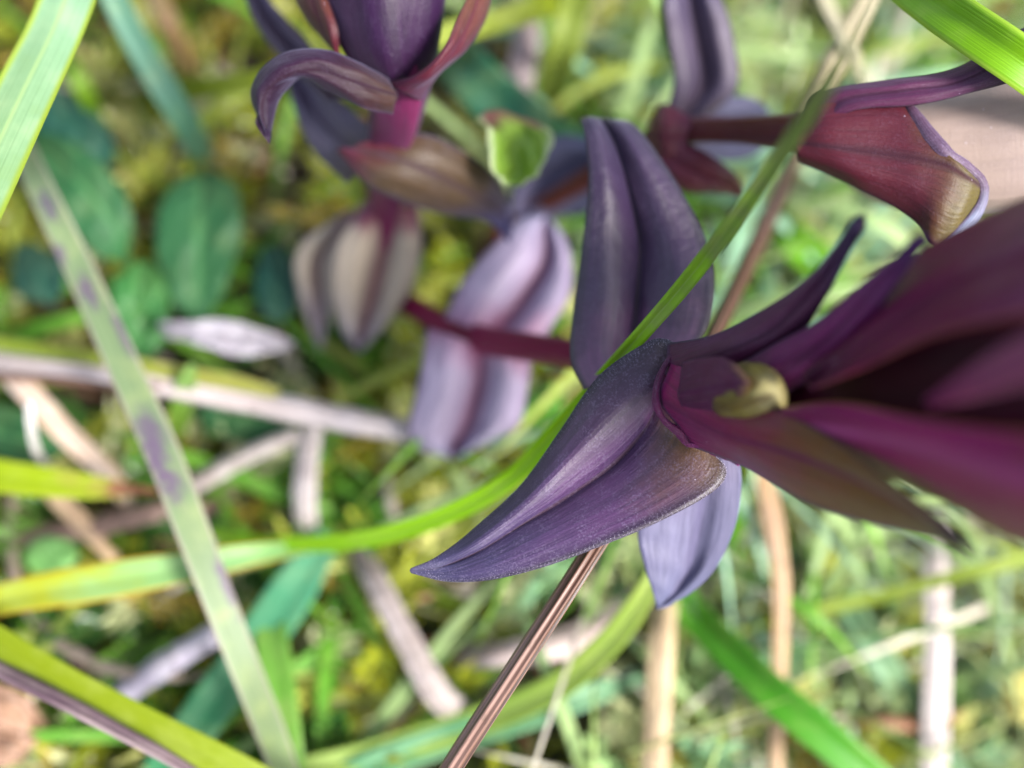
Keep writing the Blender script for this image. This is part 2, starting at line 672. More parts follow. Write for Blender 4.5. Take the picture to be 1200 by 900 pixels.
def build_litter():
    """crumbs of dead leaf and straw lying in the moss"""
    cols = [srgb(c)[:3] for c in ('#b9a58c', '#8d7660', '#d8ccbd', '#6b4a34', '#a8825a', '#c9bfb8', '#54402f')]
    parts = []
    for i in range(900):
        x, y = rng.uniform(-90, 95), rng.uniform(-62, 92)
        L, W = rng.uniform(2, 9), rng.uniform(0.5, 1.6)
        a = rng.uniform(0, 6.28)
        d = np.array([math.cos(a), math.sin(a), rng.normal(0, .25)])
        s = np.array([-math.sin(a), math.cos(a), rng.normal(0, .3)])
        o = np.array([x, y, float(terrain(x * MM, y * MM)) / MM + rng.uniform(-0.5, 3.4)])
        up = np.array([0, 0, 1.0])
        V, n = [], 5
        for j in range(n):
            t = j / (n - 1)
            ww = W * (0.5 + 0.5 * math.sin(math.pi * (0.15 + 0.7 * t)))
            cpt = o + d * L * (t - .5) + up * 0.5 * math.sin(t * 5 + i)
            V += [cpt - s * ww / 2, cpt + up * 0.22 * W, cpt + s * ww / 2, cpt - up * 0.2]
        F = []
        for j in range(n - 1):
            for q in range(4):
                F.append((j * 4 + q, j * 4 + (q + 1) % 4, j * 4 + 4 + (q + 1) % 4, j * 4 + 4 + q))
        parts.append((np.array(V) * MM, np.array(F), np.array(cols[rng.integers(len(cols))]) * rng.uniform(.7, 1.1)))
    o = scatter_mesh('leaf_litter', parts, attr_mat('litter', 0.6, 0.1, 0.3))
    o['label'] = 'crumbs of dead leaf and straw in the moss'


build_litter()


# ------------------------------------------------------------------ grass blades and stalks
def blade_grid(P, W, twist=(0, 0), fold=0.25, nv=70, nu=9, wave=0.0, face=None):
    P = spline(P, nv)
    W = spline(np.asarray(W, float)[:, None], nv)[:, 0]
    tw = np.radians(np.linspace(twist[0], twist[1], nv)) if len(twist) == 2 else np.radians(spline(np.asarray(twist, float)[:, None], nv)[:, 0])
    T = norm(np.gradient(P, axis=0))
    N = norm(CAM - P) if face is None else np.broadcast_to(face, P.shape)
    N = norm(N - T * np.sum(N * T, 1, keepdims=True))
    S = np.cross(T, N)
    N2 = N * np.cos(tw)[:, None] + S * np.sin(tw)[:, None]
    S2 = np.cross(T, N2)
    u = np.linspace(-1, 1, nu)
    G = P[:, None] - S2[:, None] * (u[None, :, None] * W[:, None, None] / 2) + N2[:, None] * ((np.abs(u) - 0.5)[None, :, None] * fold * W[:, None, None] / 2)
    if wave:
        ph = np.linspace(0, 9, nv)
        G = G + N2[:, None] * (np.sin(ph)[:, None, None] * u[None, :, None] * wave * W[:, None, None])
    return G


def grass(label, pts, wpx, mat, twist=(12, -14), fold=0.3, thick=0.12, root=None, name='grass_blade', cat='grass blade', group=None, wave=0.05, nv=80):
    """pts (px, py, d) along the blade, wpx its width in photo pixels at each point; root: which end runs on into the soil"""
    P = [over(*p) for p in pts]
    if not hasattr(wpx, '__len__'):
        wpx = [wpx * 0.8] + [wpx] * (len(pts) - 1)
    W = [w_ * np.dot(p - CAM, FWD) / FPX for w_, p in zip(wpx, P)]
    P, W, k = finish_ends(P, W, root)
    if callable(mat):                       # blotches measured on the blade: photo pixel -> place along the blade
        S = spline(P, 600)
        q = (S - CAM) @ np.stack([RIGHT, UP, FWD], 1)
        sx, sy = 600 + FPX * q[:, 0] / q[:, 2], 450 - FPX * q[:, 1] / q[:, 2]
        mat = mat(lambda x, y: float(np.argmin((sx - x) ** 2 + (sy - y) ** 2)) / 599)
    G = blade_grid(P, W, twist, fold, nv, wave=wave)
    V, F, UV = solid_grid(G, thick * MM)
    base = P[0] if root != 'end' else P[-1]
    o = mesh_obj(name, V, F, UV, mat, None, base)
    return tag(o, label, cat, group)


def finish_ends(P, W, root):
    k = 0
    if root in ('end', 'both'):
        n = len(P)
        P = reach_ground(P)
        W = list(W) + [W[-1]] * (len(P) - n)
    if root in ('start', 'both'):
        n = len(P)
        P = reach_ground(P[::-1])[::-1]
        k = len(P) - n
        W = [W[0]] * k + list(W)
    return P, W, k


def stalk(label, pts, wpx, mat, root=None, name='dry_stalk', cat='dry stalk', ridges=5, ridge_amp=0.11, flat=0.72, nseg=90, sides=24, noise=0.09, knots=()):
    P = [over(*p) for p in pts]
    if not hasattr(wpx, '__len__'):
        wpx = [wpx] * len(pts)
    R = [w_ * (1.0 if 'chestnut' in label else 0.9) * np.dot(p - CAM, FWD) / FPX / 2 for w_, p in zip(wpx, P)]
    P, R, k = finish_ends(P, R, root)
    V, F, UV = tube_arrays(P, R, nseg=nseg, sides=sides, ridges=ridges, ridge_amp=ridge_amp, flat=flat, noise=noise, seed=len(label))
    base = P[-1] if root == 'end' else P[0]
    o = mesh_obj(name, V, F, UV, mat, None, base)
    return tag(o, label, cat)


def herb(label, rows, bulge, mat, name='herb_leaf', cat='leaf', thick=0.25, wob=0.35, seed=1, stem=None):
    flat = []
    for L, M, R in rows:
        if name == 'herb_leaf':
            M = (M[0], M[1], (L[2] + R[2]) / 2 + 0.3)
        g = min(ground_depth(*p[:2]) / MM for p in (L, M, R)) - 8.5
        k = min(0, g - M[2])
        flat.append(tuple((p[0], p[1], p[2] + k) for p in (L, M, R)))
    rows = flat
    if name == 'herb_leaf':
        bulge = (0.25, 0.25)
    base = at(*rows[0][1])
    o = leaf(name, rows, bulge, mat, None, base, thick=thick, wob=wob, seed=seed, nu=18, nv=36)
    return tag(o, label, cat)


# ------------------------------------------------------------------ gentian plants
GG = 'purple gentians growing in the turf'
M_MAIN = purple('main', '#703058', '#5e4268', '#4a486a', '#1a1424', '#38182e', bloom=0.55, pig=0.8, spec=0.5, rough=0.43, rib_w=0.03, side=(('#665224', 0.5, 0.25, 0.42, 0.1), ('#33262c', 0.66, 0.95, 0.75, 0.15)), root=('#7a1848', 0.16))  # dark margin and midrib colours also paint the shade along rim and fold
M_UPPER = purple('upper', '#7a4a72', '#523260', '#403a58', '#14121c', '#3c1c34', bloom=0.6, spec=0.7, pig=0.45, root=('#bc84b0', 0.24), rough=0.42, relief=1.3)
M_BLUE = purple('blue', '#8a82a4', '#8684a8', '#8084aa', '#70709a', '#7a749c', bloom=0.15, sheen=0.4, rib_w=0.05, pig=0.48)
M_LILAC = purple('lilac', '#98587c', '#a698b0', '#9490ac', '#7a6480', '#6a2448', bloom=0.2, rib_w=0.06, cuts=(-0.1, 0.25, 0.5, 1.0), pig=0.9)
M_PALE = purple('pale', '#7a1f45', '#bcae98', '#aca4b0', '#8a8078', '#6a1838', bloom=0.2, rib_w=0.06, cuts=(0.0, 0.22, 0.5, 1.0), pig=0.68)
M_OLIVE = purple('olive', '#6b1e45', '#5a3f22', '#33222a', '#2a1420', '#521a38', bloom=0.12, sheen=0.15, rib_w=0.03, cuts=(0.1, 0.5, 0.62, 0.95), pig=1.1)
M_BRACT = purple('bract', '#4f1c3a', '#5a2c4a', '#4a3a58', '#241018', '#3c1430', bloom=0.15, sheen=0.25, pig=0.7)
M_MAGENTA = purple('magenta', '#4a1638', '#6a2858', '#62406e', '#3a1030', '#4a1438', bloom=0.12, sheen=0.25, pig=0.85)
M_DEEP = purple('deep', '#4a1232', '#34101f', '#3a1626', '#240a16', '#2a0a1a', bloom=0.05, sheen=0.0, spec=0.15, pig=0.7)
M_PETAL_C = purple('lower_petal', '#5e1a42', '#7c3058', '#6a3a3c', '#7c6a2a', '#94547a', bloom=0.08, sheen=0.0, rib_w=0.06, spec=0.3, pig=1.15)
M_PETAL_A = purple('upper_petal', '#3e0e2a', '#5a1e3c', '#7e5872', '#704840', '#501636', bloom=0.08, sheen=0.0, spec=0.3, pig=1.0)
M_PETAL_D = purple('pale_petal', '#7a3a5c', '#85506a', '#825068', '#94607a', '#703a58', bloom=0.05, sheen=0.0, rib_w=0.02, spec=0.3, pig=1.0)
M_KNOB = purple('knob', '#4a1638', '#948a50', '#d0c894', '#6e5c34', '#6e5c34', bloom=0.3, sheen=0.1, cuts=(0.3, 0.72, 0.7, 1.0), pig=0.95, spec=0.2, rough=0.55, rib_w=0.001, translucent=0.3)
M_STEM = purple('stem', '#6a1038', '#7c1440', '#5c1a40', '#7c1440', '#7c1440', bloom=0.05, sheen=0.0, spec=0.25, pig=0.8)
M_STEM2 = purple('stem_pink', '#5a0c30', '#7a1c48', '#6e3a62', '#4c1438', '#8a3a62', bloom=0.15, sheen=0.2, rough=0.3, rib_w=0.08, pig=0.75)
M_STEM3 = purple('stem_brown', '#4a2420', '#5a3024', '#4e2226', '#5a3024', '#5a3024', bloom=0.1, sheen=0.2, pig=1.0)
M_COR = purple('corolla', '#6e4a50', '#948278', '#908082', '#948278', '#948278', bloom=0.1, sheen=0.15, rib_w=0.02, pig=1.0, streak=0.15)
M_F3 = purple('front_bract', '#562028', '#50242c', '#565024', '#3a1628', '#32101e', bloom=0.1, sheen=0.22, rib_w=0.025, pig=0.85, streak=0.3)
M_BUD = purple('bud', '#40183a', '#452450', '#4a3a58', '#3a1a40', '#4f2c52', bloom=0.3, sheen=0.3, pig=0.5, spec=0.25)
M_CURL = purple('curl', '#5e4438', '#40183a', '#341838', '#7a6a80', '#3a142e', bloom=0.3, sheen=0.3, pig=0.5, spec=0.25)
M_BRED = purple('bract_red', '#4e1a30', '#54242c', '#5e4030', '#3a1218', '#4a1626', bloom=0.1, sheen=0.2, pig=0.9)
M_GREY = purple('grey', '#5a4a4e', '#6c6474', '#6a647c', '#544a58', '#50404e', bloom=0.3, sheen=0.35, pig=0.75)
M_OLTIP = purple('olive_tip', '#6a2434', '#5c4c34', '#6a6890', '#4a4048', '#4c3a38', bloom=0.25, sheen=0.35, cuts=(0.0, 0.25, 0.5, 0.85))

M_RIM = purple('rim', '#3e1230', '#5a1a44', '#8a3a70', '#7a2a60', '#4a1438', bloom=0.3, sheen=0.2, pig=0.8)
M_LIP = purple('lip', '#4a3040', '#584858', '#8896a8', '#584858', '#584858', bloom=0.4, sheen=0.4, pig=0.9, cuts=(0.0, 0.3, 0.55, 0.85))  # light blue tip colour paints the lit edge of the rolled lip
M_OLTOP = purple('scale', '#4a1438', '#522240', '#7a6838', '#5a2a48', '#4a1838', bloom=0.15, sheen=0.1, pig=0.9, cuts=(0.0, 0.4, 0.5, 0.95))


def plant(label, spath, radii, mat, **k):
    P = [at(*p) for p in spath]
    t = thing('gentian_plant', label, 'gentian', P[0], GG)
    tube('stem', P, [r * MM for r in radii], mat, t, P[0], **k)
    return t, P[0]


# the large leaning plant
g1, b1 = plant('large gentian with glossy violet leaves, sharp pointed leaf above brown straw',
               [(400, 325, 0), (440, 342, -10), (480, 358, 114), (545, 393, 105), (668, 415, 92), (760, 440, 83), (805, 460, 78), (850, 468, 74), (890, 470, 72)],
               [1.2, 1.2, 1.2, 1.3, 1.15, 1.3, 1.9, 2.2, 2.2], M_STEM, ridges=4, ridge_amp=0.1)
leaf('leaf', [((520, 372, 104), (575, 392, 104), (640, 395, 103)), ((545, 325, 104), (612, 352, 106), (668, 345, 103.5)),
              ((585, 280, 105), (640, 308, 107), (670, 305, 105)), ((610, 256, 107), (640, 270, 108), (660, 275, 107)), ((640, 252, 109), (641, 253, 109), (643, 254, 109))],
     (1.6, 1.2), M_LILAC, g1, b1, seed=3)
leaf('leaf', [((500, 385, 103), (560, 405, 102.5), (625, 415, 102)), ((492, 440, 103.5), (562, 445, 105.5), (618, 455, 102.5)),
              ((478, 500, 105), (548, 495, 107), (610, 495, 104)), ((487, 525, 106.5), (535, 522, 107.5), (585, 512, 106)), ((530, 537, 108), (531, 538, 108), (533, 538, 108))],
     (1.8, 1.5), M_LILAC, g1, b1, seed=4)
leaf('leaf', [((683, 456, 81), (735, 440, 82.5), (800, 412, 81)), ((668, 420, 82), (741, 400, 84), (828, 385, 82)), ((672, 360, 83), (748, 340, 85), (838, 330, 83)),
              ((682, 290, 83.5), (749, 280, 86), (825, 275, 84)), ((689, 215, 83.5), (738, 225, 86), (792, 213, 85)), ((686, 165, 84.5), (722, 170, 86.8), (757, 162, 86)),
              ((680, 139, 86), (706, 139, 88), (733, 141, 88)), ((690, 147, 90), (707, 146, 91.5), (725, 150, 91)), ((706, 175, 95), (708, 175, 95), (710, 175, 95))],
     (1.5, 1.2), M_UPPER, g1, b1, thick=0.5, nu=40, nv=90, wob=0.09, seed=11, crease=True, label='upright violet leaf with curled-over top')
leaf('leaf', [((790, 540, 79.5), (830, 520, 80), (866, 530, 80)), ((752, 600, 81), (822, 590, 82.3), (869, 565, 81)), ((748, 632, 82), (815, 630, 83.3), (862, 615, 82)),
              ((758, 672, 83), (806, 668, 84.2), (840, 664, 83)), ((766, 698, 84), (788, 696, 84.5), (808, 696, 84)), ((769, 714, 85), (770, 714, 85), (771, 714, 85))],
     (0.3, 0.3), M_BLUE, g1, b1, thick=0.4, seed=12, label='pale blue violet leaf hanging beneath')
MAIN = leaf('leaf', [((795, 409, 76), (773, 462, 77), (828, 524, 76), (0.3, 0.4)), ((783, 398, 76.1), (766, 484, 77.2), (851, 549, 75.5), (0.6, 0.6)), ((758, 401, 76.4), (752, 508, 77.6), (836, 576, 75), (1.1, 0.7)),
              ((703, 439, 77.2), (717, 546, 77.9), (770, 612, 74.7), (1.5, 0.6)), ((657, 503, 77.8), (665, 582, 77.4), (700, 641, 74.7), (1.5, 0.6)),
              ((606, 572, 78), (614, 614, 76.8), (635, 665, 74.9), (1.2, 0.5)), ((551, 622, 77.5), (557, 648, 76.4), (573, 680, 75.2), (0.7, 0.35)),
              ((512, 652, 76.6), (515, 665, 76.3), (523, 681, 75.8), (0.12, 0.06)), ((481, 666, 76.25), (480, 669, 76.2), (482, 672, 76.15), (0, 0))],
     (1, 0.5), M_MAIN, g1, b1, thick=0.5, nu=48, nv=110, wob=0.06, seed=13, crease=True, label='sharp pointed violet leaf with olive base')
main_leaf = MAIN


def margin_hairs(lf, nu, nv):
    """frosty papillae along the margins of the leaf"""
    me = lf.data
    r = np.random.default_rng(5)
    co = np.zeros(len(me.vertices) * 3)
    me.vertices.foreach_get('co', co)
    G = co.reshape(-1, 3)[:nu * nv].reshape(nv, nu, 3)
    N = grid_normals(G)
    V, F = [], []
    for side in (0, nu - 1):
        inn = 1 if side == 0 else nu - 2
        for i in range(1500):
            t = r.uniform(0, nv - 3)
            a, f = int(t), t % 1
            p = G[a, side] * (1 - f) + G[a + 1, side] * f
            out = norm(p - G[a, inn])
            al = norm(G[a + 1, side] - G[a, side])
            L = r.uniform(0.03, 0.085) * MM
            p = p - out * abs(r.normal(0, 0.3)) * MM + N[a, side] * -0.02 * MM
            d = norm(out + N[a, side] * r.uniform(0.2, 1.0) + al * r.uniform(-.4, .4))
            k = len(V)
            V += [p + al * 0.012 * MM, p - al * 0.012 * MM, p + N[a, side] * 0.03 * MM, p + d * L]
            F += [(k, k + 1, k + 3), (k + 1, k + 2, k + 3), (k + 2, k, k + 3)]
    k = NT('margin_hair')
    k.bsdf.inputs['Base Color'].default_value = srgb('#b8b0c8')
    k.bsdf.inputs['Roughness'].default_value = 0.4
    o = mesh_obj('margin_hair', V, F, None, k.m, lf)
    o['kind'] = 'stuff'


margin_hairs(main_leaf, 48, 110)
leaf('bract', [((782, 402, 75.6), (780, 440, 74.6), (812, 458, 72.8)), ((835, 392, 72.1), (850, 412, 70.0), (880, 428, 70.0)), ((885, 368, 69.2), (905, 387, 67.8), (935, 394, 67.8)),
               ((945, 325, 65.7), (957, 336, 65.0), (970, 346, 65.0)), ((990, 275, 62.9), (995, 280, 62.9), (1001, 285, 62.9)), ((1012, 247, 61.4), (1013, 247, 61.4), (1014, 248, 61.4))],
     (0.5, 0.4), M_BRACT, g1, b1, seed=14)
leaf('bract', [((860, 430, 70.0), (870, 455, 68.5), (905, 472, 67.8)), ((905, 405, 67.1), (927, 427, 65.7), (955, 441, 65.7)), ((960, 373, 64.3), (977, 390, 62.9), (1000, 402, 63.1)),
               ((1020, 322, 61.4), (1031, 334, 60.7), (1046, 345, 60.7)), ((1068, 286, 59.3), (1073, 288, 59.2), (1079, 291, 59.3)), ((1087, 276, 58.6), (1088, 277, 58.6), (1089, 278, 58.6))],
     (0.5, 0.4), M_MAGENTA, g1, b1, seed=15)
OL = leaf('bract', [((793, 408, 74.8), (771, 468, 74.0), (812, 524, 74.6)), ((845, 470, 69.0), (838, 505, 69.0), (872, 547, 71.4)), ((910, 480, 65.0), (920, 530, 64.7), (945, 590, 67.8)),
               ((975, 515, 60.7), (990, 557, 61.4), (1015, 613, 64.3)), ((1050, 570, 57.2), (1065, 597, 58.6), (1085, 629, 60.7)), ((1100, 606, 55.8), (1106, 624, 56.5), (1115, 641, 57.9)),
               ((1147, 656, 54.3), (1148, 657, 54.3), (1148, 658, 54.3))],
     (0.6, 0.6), M_OLIVE, g1, b1, seed=16, label='olive brown bract tapering to a dark point')
rim = tube('rim', [at(*p) for p in [(797, 406, 74.9), (782, 424, 74.3), (771, 448, 73.9), (769, 472, 73.6), (778, 492, 73.5), (795, 506, 73.7), (806, 520, 74.1), (822, 521, 74.0), (836, 530, 73.6), (850, 534, 73.1), (866, 545, 72.2)]],
           [r * MM for r in (0.12, 0.2, 0.22, 0.28, 0.22, 0.3, 0.2, 0.3, 0.2, 0.24, 0.1)], M_RIM, g1, b1, nseg=80, sides=10, noise=0.25, seed=3)
rim.parent = OL
tube('bud', [at(*nearer(p)) for p in [(812, 468, 75), (838, 468, 73.2), (862, 466, 71.2), (886, 463, 69.2), (903, 462, 68), (910, 462, 67.6)]],
     [r * MM for r in (1.4, 2.0, 2.1, 1.85, 1.2, 0.2)], M_KNOB, g1, b1, ridges=3, ridge_amp=0.08, sides=28, noise=0.05, seed=2)['label'] = 'small pale yellow green bud end'
leaf('bract', [((800, 424, 72.5), (794, 462, 71.6), (806, 500, 72.5)), ((836, 418, 68.8), (848, 452, 67.2), (846, 494, 68.8)), ((858, 424, 67), (871, 448, 65.6), (864, 480, 66.8)), ((884, 449, 65.4), (885, 450, 65.4), (885, 451, 65.4))],
     (0.35, 0.35), M_OLTOP, g1, b1, seed=44, label='small purple scale clasping the bud')
fl = tube('flower', [at(*p) for p in [(872, 470, 74.0), (960, 462, 70.0), (1060, 450, 65.7), (1200, 432, 60.0), (1340, 418, 55.8), (1480, 405, 51.5), (1560, 400, 48.6)]],
          [r * MM for r in (1.6, 3.3, 5.1, 6.5, 6.8, 4.8, 0.8)], M_DEEP, g1, b1, ridges=5, ridge_amp=0.07, sides=40)


def sub(o):
    o.parent = fl
    return o


sub(leaf('petal', [((905, 478, 66.4), (905, 492, 66.1), (915, 505, 66.5)), ((980, 470, 60.7), (985, 505, 60.0), (1010, 545, 63.6)), ((1080, 490, 53.6), (1085, 525, 53.3), (1110, 592, 59.3)),
                   ((1200, 505, 47.9), (1200, 560, 47.2), (1200, 638, 55.8)), ((1330, 510, 43.0), (1330, 580, 43.0), (1320, 670, 51.5)), ((1450, 590, 43.0), (1451, 600, 43.0), (1450, 610, 44.4))],
         (0.8, 1.2), M_PETAL_C, g1, b1, seed=18))
sub(leaf('petal', [((940, 438, 64.3), (945, 450, 63.6), (950, 458, 63.1)), ((1010, 370, 64.3), (1010, 405, 60.0), (1020, 430, 58.6)), ((1085, 292, 64.3), (1090, 350, 57.2), (1090, 395, 54.3)),
                   ((1200, 232, 60.0), (1200, 300, 52.2), (1200, 370, 50.1)), ((1330, 190, 55.8), (1330, 280, 47.2), (1330, 360, 47.2)), ((1470, 325, 44.4), (1471, 330, 44.4), (1470, 335, 44.4))],
         (1.2, 0.8), M_PETAL_A, g1, b1, seed=19))
sub(leaf('petal', [((1083, 470, 54.3), (1088, 474, 54.0), (1092, 479, 54.0)), ((1140, 428, 50.4), (1146, 448, 49.6), (1152, 466, 50.1)), ((1200, 393, 46.5), (1206, 425, 45.8), (1212, 452, 46.4)),
                   ((1300, 350, 42.3), (1310, 400, 41.5), (1310, 440, 42.1)), ((1420, 378, 41.5), (1421, 380, 41.5), (1422, 382, 41.5))],
         (0.4, 0.4), M_PETAL_D, g1, b1, seed=20, label='pale pink petal edge'))

# the upright plant with the closed bud
g2, b2 = plant('gentian with closed dark bud and strongly curled bract on a pink stem',
               [(432, 400, 0), (440, 320, 116), (452, 245, 108), (456, 185, 97), (466, 130, 89), (468, 90, 86), (466, 60, 85)],
               [1.3, 1.4, 1.6, 1.8, 2.1, 2.4, 2.2], M_STEM2, ridges=4, ridge_amp=0.2)
leaf('leaf', [((410, 245, 112), (420, 250, 111), (430, 255, 111)), ((350, 290, 114), (375, 300, 115), (396, 300, 114)), ((350, 345, 116), (372, 350, 117), (390, 350, 116)), ((374, 410, 119), (375, 411, 119), (376, 412, 119))],
     (0.7, 0.7), M_PALE, g2, b2, seed=21)
leaf('leaf', [((425, 235, 108), (455, 245, 107), (490, 240, 108)), ((393, 290, 109), (450, 290, 111), (494, 285, 109)), ((388, 340, 111), (438, 340, 113), (484, 335, 111)),
              ((398, 385, 113), (425, 387, 114), (452, 382, 113)), ((419, 412, 115), (420, 413, 115), (421, 414, 115))],
     (1.3, 1.3), M_PALE, g2, b2, seed=22, label='pale leaf with dark red midrib')
leaf('leaf', [((452, 158, 92), (412, 172, 92), (392, 176, 93)), ((510, 160, 92), (480, 192, 91), (438, 222, 92.5)), ((572, 198, 95), (548, 225, 94.3), (514, 250, 95.5)),
              ((597, 240, 99), (588, 252, 98.5), (570, 260, 99)), ((597, 285, 100), (597.5, 286, 100), (598, 286, 100))],
     (0.6, 0.6), M_OLTIP, g2, b2, seed=23)
leaf('leaf', [((452, 165, 93.5), (428, 190, 92.5), (406, 214, 95)), ((404, 122, 97), (384, 150, 98), (366, 176, 98)), ((367, 92, 100), (355, 110, 101), (345, 128, 100)), ((335, 78, 101), (334, 79, 101), (334, 80, 101))],
     (0.6, 0.6), M_GREY, g2, b2, seed=24)
leaf('leaf', [((410, 112, 97), (392, 115, 97), (375, 112, 97)), ((370, 60, 96), (347, 62, 97.5), (322, 60, 97)), ((325, 10, 95), (310, 15, 96.5), (291, 10, 96)), ((276, -50, 95), (275, -51, 95), (274, -51, 95))],
     (0.7, 0.7), M_GREY, g2, b2, seed=25)
bud = tube('flower_bud', [at(*p) for p in [(470, 108, 87), (465, 75, 85.5), (457, 25, 84.5), (453, -40, 83.5), (455, -100, 83), (456, -125, 83)]],
           [r * MM for r in (0.7, 3.0, 4.2, 4.4, 2.6, 0.4)], M_BUD, g2, b2, ridges=5, ridge_amp=0.05, sides=40)
leaf('bract', [((440, 106, 85), (425, 97, 84.5), (418, 86, 86)), ((402, 76, 84), (392, 62, 83.5), (380, 48, 86)), ((392, 20, 82), (368, 5, 83), (344, -5, 86)), ((350, -80, 86), (349, -81, 86), (348, -81, 86))],
     (0.5, 0.5), M_BRED, g2, b2, seed=26)
leaf('bract', [((452, 98, 83.5), (475, 110, 82.5), (492, 118, 85)), ((490, 85, 80.5), (507, 88, 80.5), (519, 84, 83)), ((520, 55, 79.5), (535, 56, 80.5), (548, 57, 83)),
               ((541, 10, 80.5), (557, 8, 82), (574, 10, 84)), ((575, -60, 84), (576, -61, 84), (577, -61, 84))],
     (0.5, 0.5), M_BRED, g2, b2, seed=27)
leaf('bract', [((455, 92, 83), (466, 112, 82.3), (460, 134, 83.4)), ((415, 70, 81), (420, 97, 80.3), (430, 128, 81.5)), ((370, 56, 80), (372, 82, 79.3), (386, 108, 81)),
               ((325, 65, 80), (337, 88, 79), (356, 92, 81)), ((300, 90, 80.5), (314, 105, 79.5), (336, 106, 81)), ((294, 116, 81), (307, 130, 80), (324, 126, 81.5)), ((315, 167, 81), (315.5, 168, 81), (316, 167, 81))],
     (0.6, 0.4), M_CURL, g2, b2, thick=0.6, nu=30, nv=80, seed=28, label='dark bract curling down to a hooked tip')

# the plant reaching out of the picture with an open pale flower
g3, b3 = plant('gentian with maroon hooded bracts round a pale mauve flower and brown stem',
               [(555, 300, 0), (585, 275, -12), (608, 260, 118), (700, 203, 108), (790, 158, 98), (860, 152, 92), (945, 155, 85)],
               [1.1, 1.1, 1.2, 1.1, 1.3, 1.15, 1.6], M_STEM3, ridges=4, ridge_amp=0.1)
leaf('leaf', [((595, 245, 116), (605, 256, 116), (617, 264, 116)), ((608, 192, 113), (632, 220, 114.5), (656, 254, 113)), ((650, 160, 110), (669, 200, 112), (690, 246, 110)),
              ((700, 163, 108), (706, 190, 109), (713, 212, 108)), ((740, 170, 107), (741, 171, 107), (741, 172, 107))], (0.8, 0.8), M_BLUE, g3, b3, seed=31)
leaf('leaf', [((800, 130, 101), (805, 152, 102), (800, 178, 101)), ((850, 113, 103), (860, 150, 105), (855, 188, 103)), ((890, 118, 105), (896, 150, 107), (888, 180, 105)), ((916, 155, 108), (917, 155, 108), (916, 156, 108))],
     (0.8, 0.8), M_BLUE, g3, b3, seed=32)
leaf('leaf', [((770, 152, 97.5), (802, 142, 97), (838, 132, 97.5)), ((790, 95, 97.5), (824, 95, 100), (865, 100, 98.5)), ((783, 40, 96), (817, 40, 99), (860, 45, 97.5)), ((780, -10, 95), (808, -15, 97.5), (842, -10, 96.5)), ((800, -80, 98), (801, -81, 98), (802, -81, 98))],
     (1.2, 1.2), M_GREY, g3, b3, seed=33)
leaf('leaf', [((812, 138, 95), (805, 160, 94.5), (800, 188, 95)), ((775, 122, 96), (776, 160, 94.5), (777, 197, 96)), ((754, 159, 98), (753, 160, 98), (754, 161, 98))], (0.5, 0.5), M_BRED, g3, b3, seed=34)
leaf('leaf', [((790, 160, 95.5), (775, 180, 95), (768, 197, 96.5)), ((827, 178, 94.5), (820, 205, 94.5), (800, 224, 96)), ((862, 203, 95), (851, 216, 95), (835, 227, 96)), ((873, 229, 96.5), (873, 230, 96.5), (872, 230, 96.5))],
     (0.6, 0.6), M_BRED, g3, b3, seed=35)
f3 = tube('flower', [at(*p) for p in [(945, 155, 86), (985, 162, 86), (1050, 172, 86), (1120, 172, 85.5), (1200, 160, 84.5), (1320, 140, 83), (1420, 130, 82), (1450, 128, 82)]],
          [r * MM for r in (1.2, 2.6, 4.6, 5.4, 6.0, 6.2, 3.5, 0.5)], M_COR, g3, b3, ridges=5, ridge_amp=0.05, sides=40)
HB = leaf('bract', [((935, 142, 82), (930, 167, 81), (936, 190, 81.8)), ((962, 113, 80.5), (975, 172, 79.3), (1010, 224, 80)), ((1030, 98, 79.5), (1050, 182, 78.2), (1070, 258, 79)),
               ((1068, 124, 78.6), (1103, 192, 77.2), (1090, 285, 78.4)), ((1100, 165, 78), (1135, 208, 77), (1110, 290, 78.4)), ((1135, 195, 78.6), (1152, 220, 78.4), (1138, 255, 79.2))],
     (0.4, 0.5), M_F3, g3, b3, thick=0.5, nu=34, nv=70, wob=0.12, seed=36, label='maroon hooded bract with olive lip')
lip = tube('lip', [at(*p) for p in [(1062, 119, 78.6), (1075, 140, 78.3), (1092, 164, 77.8), (1112, 184, 77.5), (1134, 197, 78.0), (1150, 214, 78.3), (1150, 234, 78.5), (1138, 256, 78.6), (1120, 276, 78.3), (1104, 292, 78.2)]],
           [r * MM for r in (0.2, 0.5, 0.62, 0.55, 0.42, 0.4, 0.45, 0.6, 0.6, 0.25)], M_LIP, g3, b3, nseg=70, sides=14, noise=0.08, seed=8)
lip.parent = HB
leaf('bract', [((938, 142, 82.5), (950, 150, 81), (958, 158, 80.6)), ((960, 107, 80.8), (985, 118, 79.6), (1000, 130, 79)), ((1040, 93, 79), (1060, 106, 78), (1070, 124, 77.8)),
               ((1120, 80, 78), (1127, 95, 77), (1133, 110, 77)), ((1200, 32, 76), (1207, 56, 75), (1217, 82, 75.5)), ((1330, 0, 73), (1331, 1, 73), (1332, 2, 73))],
     (0.4, 0.3), M_BRACT, g3, b3, thick=0.45, seed=37)


